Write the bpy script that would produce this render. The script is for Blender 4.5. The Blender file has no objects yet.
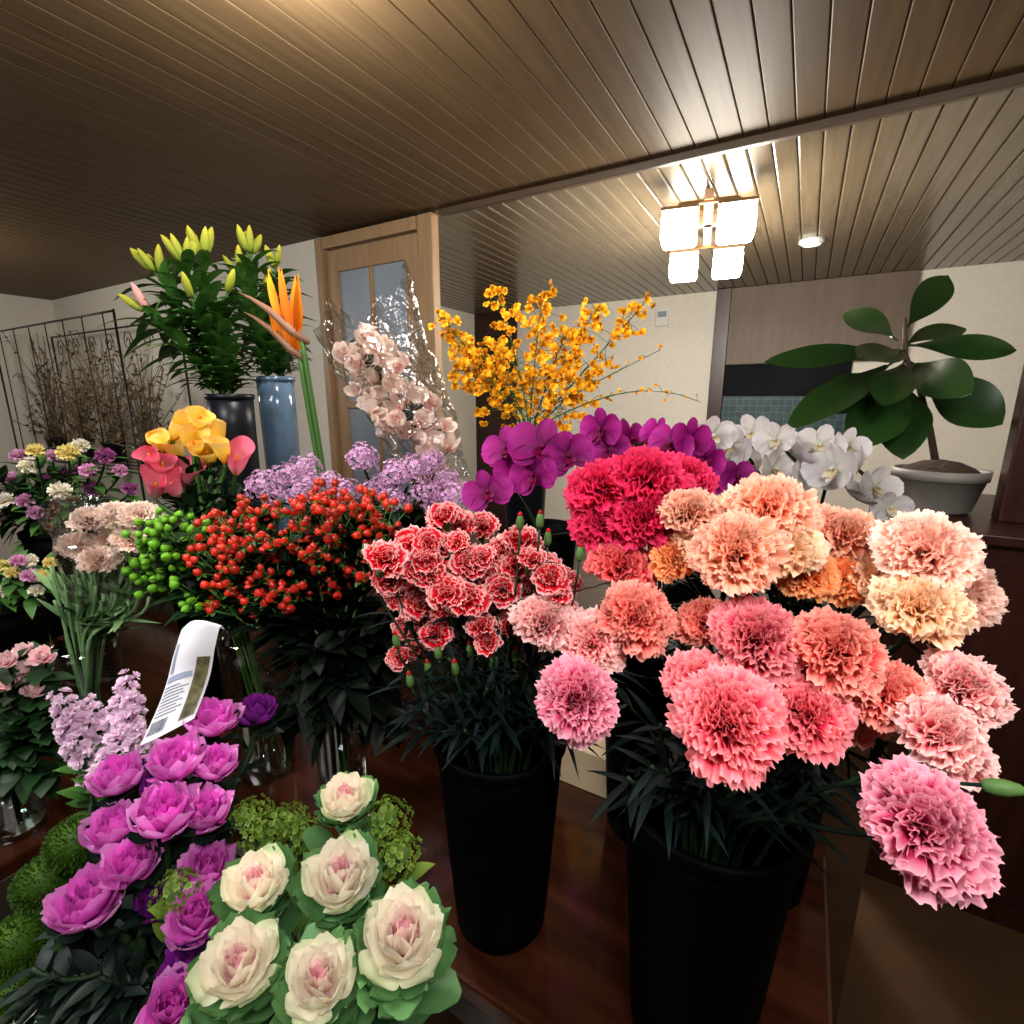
import bpy, math, random
from mathutils import Vector, Matrix, Euler, Quaternion, noise
random.seed(7)
SC=bpy.context.scene; COL=SC.collection; PI=math.pi
V=Vector; U=random.uniform
# ---------------- camera -------------------
F=500.0; PITCH=math.atan(112/500); YAW=math.radians(30.0); CAM=V((0,0,1.55))
RM=Euler((PI/2-PITCH,0,YAW)).to_matrix()
cd=bpy.data.cameras.new('camera'); co=bpy.data.objects.new('camera',cd); COL.objects.link(co)
co.location=CAM; co.rotation_euler=(PI/2-PITCH,0,YAW); cd.sensor_width=36; cd.lens=F/1024*36; cd.clip_start=.01
SC.camera=co
def ray(px,py): return RM@V(((px-512)/F,(512-py)/F,-1))
def P(px,py,d): return CAM+ray(px,py)*d
def Pz(px,py,z):
    r=ray(px,py); return CAM+r*((z-CAM.z)/r.z)
def Py(px,py,y):
    r=ray(px,py); return CAM+r*(y/r.y)
def tocam(p): return (CAM-p).normalized()
# ---------------- materials ----------------
def rgb(r,g,b):
    f=lambda x:(x/12.92 if x<=.04045 else ((x+.055)/1.055)**2.4)
    return (f(r/255),f(g/255),f(b/255),1)
MT={}
def newmat(n):
    m=bpy.data.materials.new(n); m.use_nodes=True; MT[n]=m
    return m,m.node_tree.nodes,m.node_tree.links,m.node_tree.nodes['Principled BSDF']
def plain(n,c,rough=.5,metal=0,spec=.5,var=.25,scale=12,stretch=None,bump=0,coat=0):
    m,N,L,b=newmat(n)
    tc=N.new('ShaderNodeTexCoord'); mp=N.new('ShaderNodeMapping'); nz=N.new('ShaderNodeTexNoise'); cr=N.new('ShaderNodeValToRGB')
    L.new(tc.outputs['Object'],mp.inputs[0]); L.new(mp.outputs[0],nz.inputs['Vector']); L.new(nz.outputs['Fac'],cr.inputs[0]); L.new(cr.outputs[0],b.inputs['Base Color'])
    if stretch: mp.inputs['Scale'].default_value=stretch
    nz.inputs['Scale'].default_value=scale; nz.inputs['Detail'].default_value=5
    e=cr.color_ramp.elements; e[0].position=.3; e[1].position=.7
    e[0].color=tuple(x*(1-var) for x in c[:3])+(1,); e[1].color=tuple(min(1,x*(1+var)) for x in c[:3])+(1,)
    b.inputs['Roughness'].default_value=rough; b.inputs['Metallic'].default_value=metal; b.inputs['Specular IOR Level'].default_value=spec
    b.inputs['Coat Weight'].default_value=coat
    if bump:
        bp=N.new('ShaderNodeBump'); bp.inputs['Strength'].default_value=bump; bp.inputs['Distance'].default_value=.01
        L.new(nz.outputs['Fac'],bp.inputs['Height']); L.new(bp.outputs[0],b.inputs['Normal'])
    return m
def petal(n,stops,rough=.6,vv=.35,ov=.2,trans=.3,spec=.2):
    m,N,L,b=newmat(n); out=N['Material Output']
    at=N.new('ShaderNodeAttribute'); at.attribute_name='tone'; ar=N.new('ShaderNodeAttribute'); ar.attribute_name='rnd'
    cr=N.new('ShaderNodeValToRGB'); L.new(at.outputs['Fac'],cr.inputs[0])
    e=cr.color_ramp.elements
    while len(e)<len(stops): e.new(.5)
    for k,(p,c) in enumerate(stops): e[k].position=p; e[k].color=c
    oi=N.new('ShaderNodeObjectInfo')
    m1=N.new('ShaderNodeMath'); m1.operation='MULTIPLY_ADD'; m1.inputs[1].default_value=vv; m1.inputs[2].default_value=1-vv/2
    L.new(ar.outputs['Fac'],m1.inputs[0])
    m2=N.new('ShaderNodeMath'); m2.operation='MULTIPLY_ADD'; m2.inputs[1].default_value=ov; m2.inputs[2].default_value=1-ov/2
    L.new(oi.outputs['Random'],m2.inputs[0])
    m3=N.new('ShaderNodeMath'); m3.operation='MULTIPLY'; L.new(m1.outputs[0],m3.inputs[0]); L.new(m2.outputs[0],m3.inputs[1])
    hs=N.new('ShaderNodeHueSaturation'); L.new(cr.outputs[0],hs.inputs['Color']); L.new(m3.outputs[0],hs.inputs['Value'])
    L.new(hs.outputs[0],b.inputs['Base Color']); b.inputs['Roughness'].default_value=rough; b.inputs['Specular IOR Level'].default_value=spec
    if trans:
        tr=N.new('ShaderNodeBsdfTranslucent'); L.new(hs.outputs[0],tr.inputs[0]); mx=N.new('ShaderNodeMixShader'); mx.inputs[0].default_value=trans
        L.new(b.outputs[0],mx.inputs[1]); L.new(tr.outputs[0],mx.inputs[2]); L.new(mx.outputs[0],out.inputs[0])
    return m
def clear(n,tint,base=.04,edge=.5,rough=.03,bl=.35,crumple=0):
    m,N,L,b=newmat(n); out=N['Material Output']; N.remove(b)
    t=N.new('ShaderNodeBsdfTransparent'); t.inputs[0].default_value=tint
    g=N.new('ShaderNodeBsdfGlossy'); g.inputs['Roughness'].default_value=rough
    lw=N.new('ShaderNodeLayerWeight'); lw.inputs[0].default_value=bl
    mr=N.new('ShaderNodeMapRange'); mr.inputs['To Min'].default_value=base; mr.inputs['To Max'].default_value=edge
    L.new(lw.outputs['Facing'],mr.inputs[0]); mx=N.new('ShaderNodeMixShader'); L.new(mr.outputs[0],mx.inputs[0])
    L.new(t.outputs[0],mx.inputs[1]); L.new(g.outputs[0],mx.inputs[2]); L.new(mx.outputs[0],out.inputs[0])
    if crumple:
        tc=N.new('ShaderNodeTexCoord'); nz=N.new('ShaderNodeTexNoise'); nz.inputs['Scale'].default_value=28; bp=N.new('ShaderNodeBump'); bp.inputs['Distance'].default_value=.02; bp.inputs['Strength'].default_value=crumple
        L.new(tc.outputs['Object'],nz.inputs['Vector']); L.new(nz.outputs['Fac'],bp.inputs['Height']); L.new(bp.outputs[0],g.inputs['Normal']); L.new(bp.outputs[0],lw.inputs['Normal'])
    return m
def glow(n,c,s):
    m,N,L,b=newmat(n); b.inputs['Base Color'].default_value=c; b.inputs['Emission Color'].default_value=c; b.inputs['Emission Strength'].default_value=s
    return m
def tiles(n,c1,c2,mortar,sc=9):
    m,N,L,b=newmat(n); tc=N.new('ShaderNodeTexCoord'); mp=N.new('ShaderNodeMapping'); mp.inputs['Rotation'].default_value=(PI/2,0,0); bk=N.new('ShaderNodeTexBrick')
    L.new(tc.outputs['Object'],mp.inputs[0]); L.new(mp.outputs[0],bk.inputs['Vector']); bk.inputs['Scale'].default_value=sc
    bk.inputs['Color1'].default_value=c1; bk.inputs['Color2'].default_value=c2; bk.inputs['Mortar'].default_value=mortar; bk.offset=0; bk.inputs['Brick Width'].default_value=.5; bk.inputs['Row Height'].default_value=.5
    L.new(bk.outputs['Color'],b.inputs['Base Color']); b.inputs['Roughness'].default_value=.4; b.inputs['Specular IOR Level'].default_value=.2
plain('ceiling_wood',rgb(95,76,53),.50,var=.18,scale=4,stretch=(10,.6,1),spec=.12)
plain('ceiling_gloss',rgb(106,92,72),.24,var=.16,scale=4,stretch=(10,.6,1),spec=.65)
plain('groove',rgb(36,27,18),.8)
plain('trim_wood',rgb(82,66,50),.4,var=.2,scale=5,stretch=(.6,8,8))
plain('door_wood',rgb(158,126,92),.45,var=.15,scale=5,stretch=(9,9,.7))
plain('dark_wood',rgb(50,20,14),.35,var=.3,scale=5,stretch=(8,8,.6))
plain('table_wood',rgb(48,21,10),.13,var=.5,scale=4,stretch=(1,9,1),coat=.15)
plain('riser_wood',rgb(60,40,25),.6,var=.2,scale=4,stretch=(1,9,9),spec=.2)
plain('plaster',rgb(224,217,204),.9,var=.04,bump=.05,scale=40)
plain('cream_paint',rgb(170,166,162),.5,var=.05)
plain('panel_brown',rgb(108,94,82),.55,var=.12,scale=3,stretch=(6,1,.5),spec=.3)
plain('floor_mat',rgb(76,52,31),.65,var=.2,scale=6,spec=.2)
plain('dim_opening',rgb(20,24,26),.8,var=.4,scale=3,spec=.1)
tiles('wall_tiles',rgb(66,86,90),rgb(50,70,76),rgb(92,104,104))
plain('black_plastic',rgb(1,1,1),.6,var=.2,spec=.035)
plain('black_metal',rgb(30,26,24),.5,var=.2)
plain('brass',rgb(120,90,55),.35,metal=.6)
plain('blue_vase',rgb(84,108,130),.12,var=.3)
plain('grey_vase',rgb(14,16,22),.35,var=.2,spec=.2)
plain('pot',rgb(138,134,127),.5,var=.06)
plain('soil',rgb(58,38,26),.95,var=.5,scale=60,bump=.6)
plain('beige',rgb(220,196,158),.8,var=.06)  # beige that carries the brightness of the lit floor patch
plain('white_plastic',rgb(225,222,215),.5,var=.04)
plain('paper',rgb(226,226,232),.6,var=.03)
plain('ink',rgb(60,66,90),.7,var=.1)
plain('ink_pale',rgb(150,160,185),.7,var=.1)
plain('picture_print',rgb(96,92,60),.5,var=.7,scale=90)
plain('opaque_pane',rgb(140,150,162),.3,var=.15,scale=3)
plain('trunk',rgb(70,52,36),.8,var=.3)
plain('dried',rgb(124,106,80),.9,var=.5)
clear('glass',(.93,.96,.95,1)); clear('water_clear',(.82,.9,.86,1),.03,.25)
clear('cellophane',(.97,.97,.97,1),.08,.7,.16,.5,1.0)
glow('lamp_glass',(1,.93,.8,1),46); glow('spot_glow',(.9,.95,1,1),8)
def green(n,a,b,**k): return petal(n,[(0,rgb(*a)),(1,rgb(*b))],rough=k.get('rough',.5),vv=.5,ov=.3,trans=k.get('trans',.1),spec=k.get('spec',.25))
green('stem',(24,38,22),(36,56,30)); green('stem_dark',(14,26,18),(24,40,28),spec=.1); green('carn_leaf',(5,12,11),(14,27,25),spec=.1); green('leaf_dark',(12,30,14),(26,56,22)); green('leaf_shaded',(4,8,5),(8,18,8),spec=.1); green('leaf_mid',(38,74,28),(68,108,42))
green('leaf_lily',(36,74,26),(80,124,52)); green('kale_green',(30,70,36),(92,136,80)); green('ficus',(16,38,14),(38,68,26),rough=.25,spec=.5); green('fuzz',(24,48,10),(70,104,30),trans=.3)
green('lime',(66,98,26),(124,150,58),trans=.3); green('dark_kale',(10,20,16),(22,38,29)); green('calyx',(60,96,46),(96,130,68))
green('shoot',(84,124,74),(130,160,110))
green('spathe',(70,90,50),(150,90,80)); green('berry_green',(70,130,24),(120,180,46),rough=.3)
petal('berry_red',[(0,rgb(202,66,32)),(.5,rgb(198,40,25)),(1,rgb(96,16,12))],rough=.3,spec=.4,trans=0,ov=.75)
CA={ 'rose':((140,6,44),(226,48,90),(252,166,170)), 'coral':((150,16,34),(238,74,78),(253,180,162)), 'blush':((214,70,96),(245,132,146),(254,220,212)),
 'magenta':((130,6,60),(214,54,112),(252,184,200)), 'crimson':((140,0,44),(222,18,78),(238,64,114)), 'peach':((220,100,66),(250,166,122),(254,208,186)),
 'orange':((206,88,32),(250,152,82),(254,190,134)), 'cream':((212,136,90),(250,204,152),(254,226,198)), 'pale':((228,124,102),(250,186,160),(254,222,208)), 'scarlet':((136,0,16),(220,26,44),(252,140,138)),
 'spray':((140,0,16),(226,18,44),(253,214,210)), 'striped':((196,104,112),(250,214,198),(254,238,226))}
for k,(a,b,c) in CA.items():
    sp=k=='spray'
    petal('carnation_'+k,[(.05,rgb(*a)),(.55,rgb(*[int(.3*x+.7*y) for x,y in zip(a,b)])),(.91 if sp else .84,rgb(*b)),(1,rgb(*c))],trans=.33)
petal('kale_white',[(0,rgb(214,96,126)),(.2,rgb(236,170,182)),(.36,rgb(242,228,212)),(.8,rgb(242,236,214)),(1,rgb(200,216,164))],vv=.16)
petal('kale_magenta',[(0,rgb(150,20,124)),(.35,rgb(204,50,176)),(.7,rgb(228,104,206)),(1,rgb(240,172,228))],vv=.4)
petal('kale_purple',[(0,rgb(70,10,90)),(1,rgb(140,40,150))])
petal('orchid_purple',[(0,rgb(80,2,58)),(.4,rgb(140,8,104)),(1,rgb(182,44,146))],vv=.4); petal('lip_purple',[(0,rgb(70,0,36)),(1,rgb(130,0,70))])
petal('orchid_white',[(0,rgb(176,174,162)),(1,rgb(206,198,204))],vv=.35,trans=.4); petal('lip_white',[(0,rgb(190,164,90)),(1,rgb(204,198,184))])
petal('cymbidium',[(0,rgb(242,184,172)),(.5,rgb(253,228,214)),(1,rgb(255,240,230))],trans=.42); petal('lip_pink',[(0,rgb(206,130,130)),(1,rgb(244,190,180))])
petal('oncidium',[(0,rgb(180,90,6)),(.5,rgb(244,170,16)),(1,rgb(255,204,46))],vv=.4)
petal('lilac',[(0,rgb(170,110,170)),(1,rgb(240,196,228))],vv=.45); petal('stock',[(0,rgb(220,170,214)),(1,rgb(248,226,240))],vv=.3,trans=.4)
petal('mum_pink',[(0,rgb(160,70,120)),(1,rgb(240,184,222))]); petal('mum_white',[(0,rgb(216,206,160)),(1,rgb(250,244,236))]); petal('mum_yellow',[(0,rgb(200,170,80)),(1,rgb(246,234,160))])
petal('mum_plum',[(0,rgb(100,30,80)),(1,rgb(180,100,160))])
petal('rose_pale',[(0,rgb(232,150,166)),(1,rgb(254,228,228))])
petal('calla_yellow',[(0,rgb(242,176,40)),(.6,rgb(255,226,88)),(1,rgb(255,218,130))],vv=.15); petal('calla_pink',[(0,rgb(250,206,170)),(.5,rgb(246,150,164)),(1,rgb(240,108,140))],vv=.1)
petal('spadix',[(0,rgb(240,160,30)),(1,rgb(240,160,30))]); petal('strelitzia',[(0,rgb(210,96,10)),(1,rgb(255,158,34))]); petal('strelitzia_blue',[(0,rgb(40,40,130)),(1,rgb(60,70,170))])
petal('lily_bud',[(0,rgb(80,104,34)),(.4,rgb(146,158,54)),(1,rgb(204,188,62))],vv=.35); petal('pink_bud',[(0,rgb(200,150,130)),(1,rgb(230,170,170))])
# ---------------- mesh builder -------------
class MB:
    def __init__(s): s.v=[];s.f=[];s.t=[];s.r=[]
    def add(s,vs,fs,ts=.5,rnd=.5):
        o=len(s.v); s.v+=[tuple(v) for v in vs]; s.f+=[tuple(i+o for i in f) for f in fs]
        s.t+=list(ts) if hasattr(ts,'__len__') else [ts]*len(vs); s.r+=[rnd]*len(vs)
    def grid(s,fn,nu,nv,rnd=.5,wrap=False):
        w=nv if wrap else nv+1; vs=[];ts=[];fs=[]
        for i in range(nu+1):
            for j in range(w):
                p,t=fn(i/nu,j/nv); vs.append(p); ts.append(t)
        for i in range(nu):
            for j in range(nv):
                a=i*w+j; b=i*w+((j+1)%w if wrap else j+1); fs.append((a,b,b+w,a+w))
        s.add(vs,fs,ts,rnd)
    def tube(s,pts,rad,n=6,tone=.5,rnd=.5):
        pts=[V(p) for p in pts]
        if not hasattr(rad,'__len__'): rad=[rad]*len(pts)
        vs=[];fs=[];ref=None
        for i,p in enumerate(pts):
            t=(pts[min(i+1,len(pts)-1)]-pts[max(i-1,0)])
            t=t.normalized() if t.length>1e-9 else V((0,0,1))
            if ref is None: ref=t.orthogonal().normalized()
            ref=(ref-t*ref.dot(t)); ref=ref.normalized() if ref.length>1e-6 else t.orthogonal().normalized()
            b=t.cross(ref)
            for k in range(n):
                a=2*PI*k/n; vs.append(p+(ref*math.cos(a)+b*math.sin(a))*rad[i])
        m=len(pts)
        for i in range(m-1):
            for k in range(n):
                a=i*n+k; b_=i*n+(k+1)%n; fs.append((a,b_,b_+n,a+n))
        fs.append(tuple(range(n-1,-1,-1))); fs.append(tuple((m-1)*n+k for k in range(n)))
        s.add(vs,fs,tone,rnd)
    def lathe(s,prof,n=28,c=(0,0,0)):
        c=V(c); m=len(prof)-1
        def fn(u,v):
            r,z=prof[round(u*m)]; a=v*2*PI
            return c+V((r*math.cos(a),r*math.sin(a),z)),u
        s.grid(fn,m,n,wrap=True)
    def box(s,x0,x1,y0,y1,z0,z1,rnd=.5):
        vs=[(x,y,z) for x in(x0,x1) for y in(y0,y1) for z in(z0,z1)]
        s.add(vs,[(0,1,3,2),(4,6,7,5),(0,4,5,1),(2,3,7,6),(0,2,6,4),(1,5,7,3)],.5,rnd)
    def leaf(s,base,d,L,W,droop=.3,fold=.2,nu=6,prof=0,rnd=None,twist=0,wav=0,side=None):
        d=V(d).normalized(); z=V((0,0,1)); sd=d.cross(z) if side is None else V(side)
        sd=sd.normalized() if sd.length>1e-3 else V((1,0,0))
        if twist: sd=Quaternion(d,twist)@sd
        nm=sd.cross(d); base=V(base); ph=U(0,6)
        def fn(u,v):
            x=2*v-1
            if prof==0: w=W*max(0,math.sin(PI*min(1,.06+.94*u)**.8))
            elif prof==1: w=W*(math.sqrt(max(.0,1-((u-.55)/.46)**2)) if u>.55 else .12+.88*math.sin(PI/2*u/.55))
            else: w=W*(max(0,1-((u-.58)/.42)**1.7)**.8 if u>.58 else .10+.90*math.sin(PI/2*u/.58)**1.2)
            return base+d*(L*u)-z*(droop*L*u*u)+sd*(x*w)+nm*(fold*abs(x)*w+wav*W*math.sin(9*u+ph)*abs(x)),u
        s.grid(fn,nu,2,U(0,1) if rnd is None else rnd)
    def mesh(s,name,mat,smooth=True):
        me=bpy.data.meshes.new(name); me.from_pydata(s.v,[],s.f)
        a=me.attributes.new('tone','FLOAT','POINT'); a.data.foreach_set('value',[float(x) for x in s.t])
        a=me.attributes.new('rnd','FLOAT','POINT'); a.data.foreach_set('value',[float(x) for x in s.r])
        me.materials.append(MT[mat] if isinstance(mat,str) else mat)
        if smooth: me.polygons.foreach_set('use_smooth',[True]*len(me.polygons))
        me.update(); return me
def recol(me,mat,name=None):
    m=me.copy(); m.materials.clear(); m.materials.append(MT[mat]); return m
def ob(name,me,parent=None,loc=(0,0,0),axis=None,sc=1,spin=None):
    o=bpy.data.objects.new(name,me); COL.objects.link(o)
    if parent: o.parent=parent
    q=Quaternion()
    if axis is not None:
        q=V((0,0,1)).rotation_difference(V(axis).normalized())@Quaternion((0,0,1),U(0,2*PI) if spin is None else spin)
    o.rotation_mode='QUATERNION'; o.location=loc; o.rotation_quaternion=q
    o.scale=(sc,)*3 if not hasattr(sc,'__len__') else sc
    return o
def tag(o,label,cat,group=None):
    o['label']=label; o['category']=cat
    if group: o['group']=group
    return o
def thing(name,label,cat,loc,group=None):
    o=bpy.data.objects.new(name,None); COL.objects.link(o); o.location=loc; o.empty_display_size=.02
    return tag(o,label,cat,group)
def struct(name,me,bev=0,parent=None):
    o=ob(name,me,parent)
    if not parent: o['kind']='structure'
    if bev: bevel(o,bev)
    return o
def bevel(o,w):
    b=o.modifiers.new('bevel','BEVEL'); b.width=w; b.segments=2; b.limit_method='ANGLE'; return o
def boxmesh(name,mat,*bx):
    mb=MB()
    for b in bx: mb.box(*b)
    return mb.mesh(name,mat,False)
# ---------------- setting -------------------
CZ=2.5; BV=2.27; FV=5.16; LW_=-6.5
for y0,y1,mt,ux,bw in((-2.2,BV,'ceiling_wood',LW_-.1,.0035),(BV,FV,'ceiling_gloss',-3.5,.008)):
    mb=MB(); u=LW_-.1
    while u<2.5:
        if u>=ux-.01: mb.box(u,u+.0825,y0,y1,CZ,CZ+.02,U(0,1))
        u+=.085
    struct('ceiling',mb.mesh('ceiling',mt,False),bw)
struct('trim_1',boxmesh('trim','groove',(LW_-.1,2.5,-2.2,FV,CZ+.012,CZ+.03)))
struct('trim_2',boxmesh('trim','trim_wood',(-1.74,2.4,BV-.015,BV+.02,CZ-.03,CZ)),.006)
struct('floor',boxmesh('floor','floor_mat',(LW_-.1,2.5,-2.2,FV,-.05,0)))
struct('wall_left',boxmesh('wall','plaster',(LW_-.1,LW_,-2.2,BV,0,CZ)))
struct('wall_back',boxmesh('wall','plaster',(LW_,-2.64,BV,BV+.1,0,CZ)))
struct('wall_far',boxmesh('wall','plaster',(-3.4,2.4,FV-.1,FV,0,CZ)))
struct('wall_right',boxmesh('wall','plaster',(2.4,2.5,-2.2,FV,0,CZ)))
struct('wall_passage',boxmesh('wall','plaster',(-3.5,-3.4,BV+.1,FV,0,CZ)))
D=bpy.data.objects.new('door_1',None); COL.objects.link(D); D['kind']='structure'
bevel(ob('frame',boxmesh('frame','door_wood',(-2.64,-2.59,BV-.05,BV+.1,0,2.48),(-1.87,-1.77,BV-.03,BV+.03,0,2.49),(-2.59,-1.87,BV-.04,BV+.08,2.42,2.485)),D),.006)
x0,x1=-2.58,-1.88; xm=(x0+x1)/2
bevel(ob('leaf',boxmesh('leaf','door_wood',(x0,x0+.09,BV-.02,BV+.02,.02,2.41),(x1-.09,x1,BV-.02,BV+.02,.02,2.41),(x0+.09,x1-.09,BV-.02,BV+.02,2.29,2.41),(x0+.09,x1-.09,BV-.02,BV+.02,.02,.75),
  (xm-.015,xm+.015,BV-.018,BV+.018,.75,2.29),(x0+.09,x1-.09,BV-.018,BV+.018,1.5,1.54)),D),.005)
for a,b in((x0+.09,xm-.015),(xm+.015,x1-.09)):
    for z0,z1 in((.75,1.5),(1.54,2.29)): ob('pane',boxmesh('pane','opaque_pane',(a,b,BV-.004,BV+.004,z0,z1)),D)  # opaque grey-blue colour paints the light seen behind the door glass
def farbox(px0,px1,py0,py1,y,th,mat,name,bev=.004):
    a=Py(px0,(py0+py1)/2,y); b=Py(px1,(py0+py1)/2,y); pc=(px0+px1)/2
    zt=Py(pc,py0,y).z; zb=Py(pc,py1,y).z
    return struct(name,boxmesh(name,mat,(a.x,b.x,y,y+th,max(0.0,zb),min(CZ-.001,zt))),bev)
farbox(718,912,272,362,FV-.16,.05,'panel_brown','trim_3')
farbox(706,720,285,560,FV-.18,.07,'dark_wood','trim_4')
farbox(720,850,362,396,FV-.13,.025,'dim_opening','window_1')  # flat dark panel, the dimness of the opening is put into its colour
farbox(720,850,396,450,FV-.13,.025,'wall_tiles','trim_6')
d2=farbox(472,516,308,700,FV-.13,.025,'dark_wood','door_2')
a=Py(662,317,FV-.13); o=ob('wall_panel',boxmesh('wall_panel','white_plastic',(-.06,.06,0,.029,-.08,.08)),None,a); tag(o,'small pale control box high on the far white wall','wall switch'); bevel(o,.006)
ob('display',boxmesh('display','opaque_pane',(-.04,.04,-.003,.0,.0,.05)),o)
a=Pz(812,240,CZ); t=thing('ceiling_downlight','small round white downlight on the planked ceiling right of the lamp','ceiling light',a)
mb=MB(); mb.lathe([(0,0),(.07,0),(.07,-.015),(.05,-.03),(.045,-.028)]); ob('ring',mb.mesh('ring','white_plastic'),t)
mb=MB(); mb.lathe([(.0,-.026),(.045,-.027)],20); ob('bulb',mb.mesh('bulb','spot_glow'),t)
lc=Pz(709,210,CZ); t=thing('ceiling_lamp','wooden ceiling lamp with four glowing square glass shades','ceiling light',lc); t.rotation_euler=(0,0,math.radians(10))
ob('plate',boxmesh('plate','brass',(-.1,.1,-.1,.1,-.03,0)),t)
ob('arms',boxmesh('arms','door_wood',(-.2,.2,-.02,.02,-.075,-.03),(-.02,.02,-.38,.38,-.075,-.03)),t)
for sx in(-1,1):
    for sy in(-1,1):
        x,y=.12*sx,.36*sy
        s=ob('shade',boxmesh('shade','lamp_glass',(x-.078,x+.078,y-.078,y+.078,-.25,-.12)),t); bevel(s,.02)
        ob('holder',boxmesh('holder','brass',(x-.08,x+.08,y-.08,y+.08,-.118,-.105),(x-.012,x+.012,y-.012,y+.012,-.105,-.075),(min(0,x),max(0,x),y-.01,y+.01,-.085,-.07)),s)
# ---------------- furniture -----------------
TZ=.78; RZ=1.0; BZ=.5
def table(name,label,cat,x0,x1,y0,y1,z,mat,th=.035,legs=.06):
    t=thing(name,label,cat,((x0+x1)/2,(y0+y1)/2,0)); cx,cy=t.location.x,t.location.y
    bevel(ob('tabletop',boxmesh('tabletop',mat,(x0-cx,x1-cx,y0-cy,y1-cy,z-th,z)),t),.006)
    ob('apron',boxmesh('apron',mat,(x0-cx+.03,x1-cx-.03,y0-cy+.03,y0-cy+.05,z-th-.1,z-th),(x0-cx+.03,x1-cx-.03,y1-cy-.05,y1-cy-.03,z-th-.1,z-th)),t)
    for x in(x0+.03,x1-.03-legs):
        for y in(y0+.03,y1-.03-legs): bevel(ob('leg',boxmesh('leg',mat,(x-cx,x-cx+legs,y-cy,y-cy+legs,0,z-th)),t),.004)
table('display_table','glossy reddish brown table under the black carnation buckets','table',-1.08,.115,.42,.95,TZ,'table_wood')
table('display_table','glossy brown side table at the left under the glass vases','table',-2.5,-1.1,-.3,.95,TZ,'table_wood')
table('low_bench','low pale bench under the ornamental kale at the bottom edge','bench',-1.08,-.12,-.14,.40,BZ,'cream_paint')
t=thing('display_riser','brown wooden display step behind the table carrying orchids and lilies','display stand',(-1.19,1.4,0))
bevel(ob('top_board',boxmesh('top_board','riser_wood',(-1.4,1.4,-.42,.34,RZ-.03,RZ)),t),.005)
ob('front_panel',boxmesh('front_panel','riser_wood',(-1.38,1.38,-.4,-.38,0,RZ-.03)),t)
for x in(-1.38,1.36): ob('side_panel',boxmesh('side_panel','riser_wood',(x,x+.02,-.38,.32,0,RZ-.03)),t)
t=thing('side_cabinet','dark wooden cabinet at the right edge carrying the potted plant','cabinet',(.74,2.16,0)); KZ=1.2
ob('body',boxmesh('body','dark_wood',(-.47,.5,-.38,.35,0,KZ-.03)),t); bevel(ob('top_board',boxmesh('top_board','dark_wood',(-.49,.52,-.41,.37,KZ-.03,KZ)),t),.005)
dr=ob('door',boxmesh('door','dark_wood',(-.44,.03,-.395,-.38,.1,KZ-.08)),t); ob('knob',boxmesh('knob','brass',(-.02,.0,-.415,-.395,.6,.62)),dr)
a=Py(1046,300,1.95)
struct('trim_5',boxmesh('trim','dark_wood',(a.x,a.x+.08,1.95,2.02,KZ,Py(1020,284,1.95).z)),.005)
p=Pz(596,757,TZ); o=ob('lit_floor_block',boxmesh('lit_floor_block','beige',(-.09,.09,0,.12,0,.09)),None,(p.x,p.y-.02,TZ)); bevel(o,.003)
o.location=(p.x,min(p.y-.01,.82),TZ); tag(o,'pale cardboard block standing in for lit floor between the two front black buckets','box')  # added block, its pale colour stands in for a patch of lit floor
# ---------------- vases ---------------------
class Vase:
    def __init__(s,kind,c,z,h,r,label,rb=.75,mat='black_plastic',group=None,cat='bucket'):
        s.c=V((c[0],c[1],z)); s.h=h; s.r=r; s.rb=r*rb; s.z=z
        t=thing(kind,label,cat,s.c,group); s.o=t
        glass=mat=='glass'; w=.004
        pr=[(0,.0),(s.rb-.004,0),(s.rb,.006)]+[(s.rb+(r-s.rb)*k/6,h*k/6) for k in range(1,7)]+[(r-w,h)]+[(s.rb+(r-s.rb)*k/6-w,h*k/6) for k in range(5,0,-1)]+[(s.rb-w,.012),(0,.012)]
        mb=MB(); mb.lathe(pr,36); ob('body',mb.mesh('body',mat),t)
        if not glass:
            mb=MB(); mb.lathe([(r,h-.014),(r+.004,h-.012),(r+.005,h+.001),(r-.002,h+.003),(r-.005,h-.004)],36); ob('rim',mb.mesh('rim',mat),t)
        else:
            mb=MB(); f=.55; rr=s.rb+(r-s.rb)*f-w-.002; mb.lathe([(0,.014),(s.rb-w-.002,.014),(rr,h*f),(0,h*f)],36); ob('water',mb.mesh('water','water_clear'),t)
    def slot(s,head):
        d=V((head.x-s.c.x,head.y-s.c.y,0)); L=d.length; d=d/L if L>1e-4 else V((1,0,0))
        j=V((U(-1,1),U(-1,1),0))*s.r*.3
        k=min(1,L/.18)
        rim=s.c+d*(s.r*.6*k)+j*.8; rim.z=s.z+s.h
        q=rim-s.c; q.z=0
        if q.length>s.r*.85: q=q*(s.r*.85/q.length); rim=s.c+q; rim.z=s.z+s.h
        base=s.c-d*(s.rb*.4*k)+j*.5; base.z=s.z+.016
        return base,rim
def bez(a,b,c,d,n):
    return [a*(1-t)**3+b*(3*t*(1-t)**2)+c*(3*t*t*(1-t))+d*t**3 for t in (i/n for i in range(n+1))]
def spath(base,rim,head,axis,k=.35,n=10):
    L=(head-rim).length; d0=(rim-base).normalized()
    return [base,base.lerp(rim,.5)]+bez(rim,rim+d0*L*k,head-axis*L*k,head,n)
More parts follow.
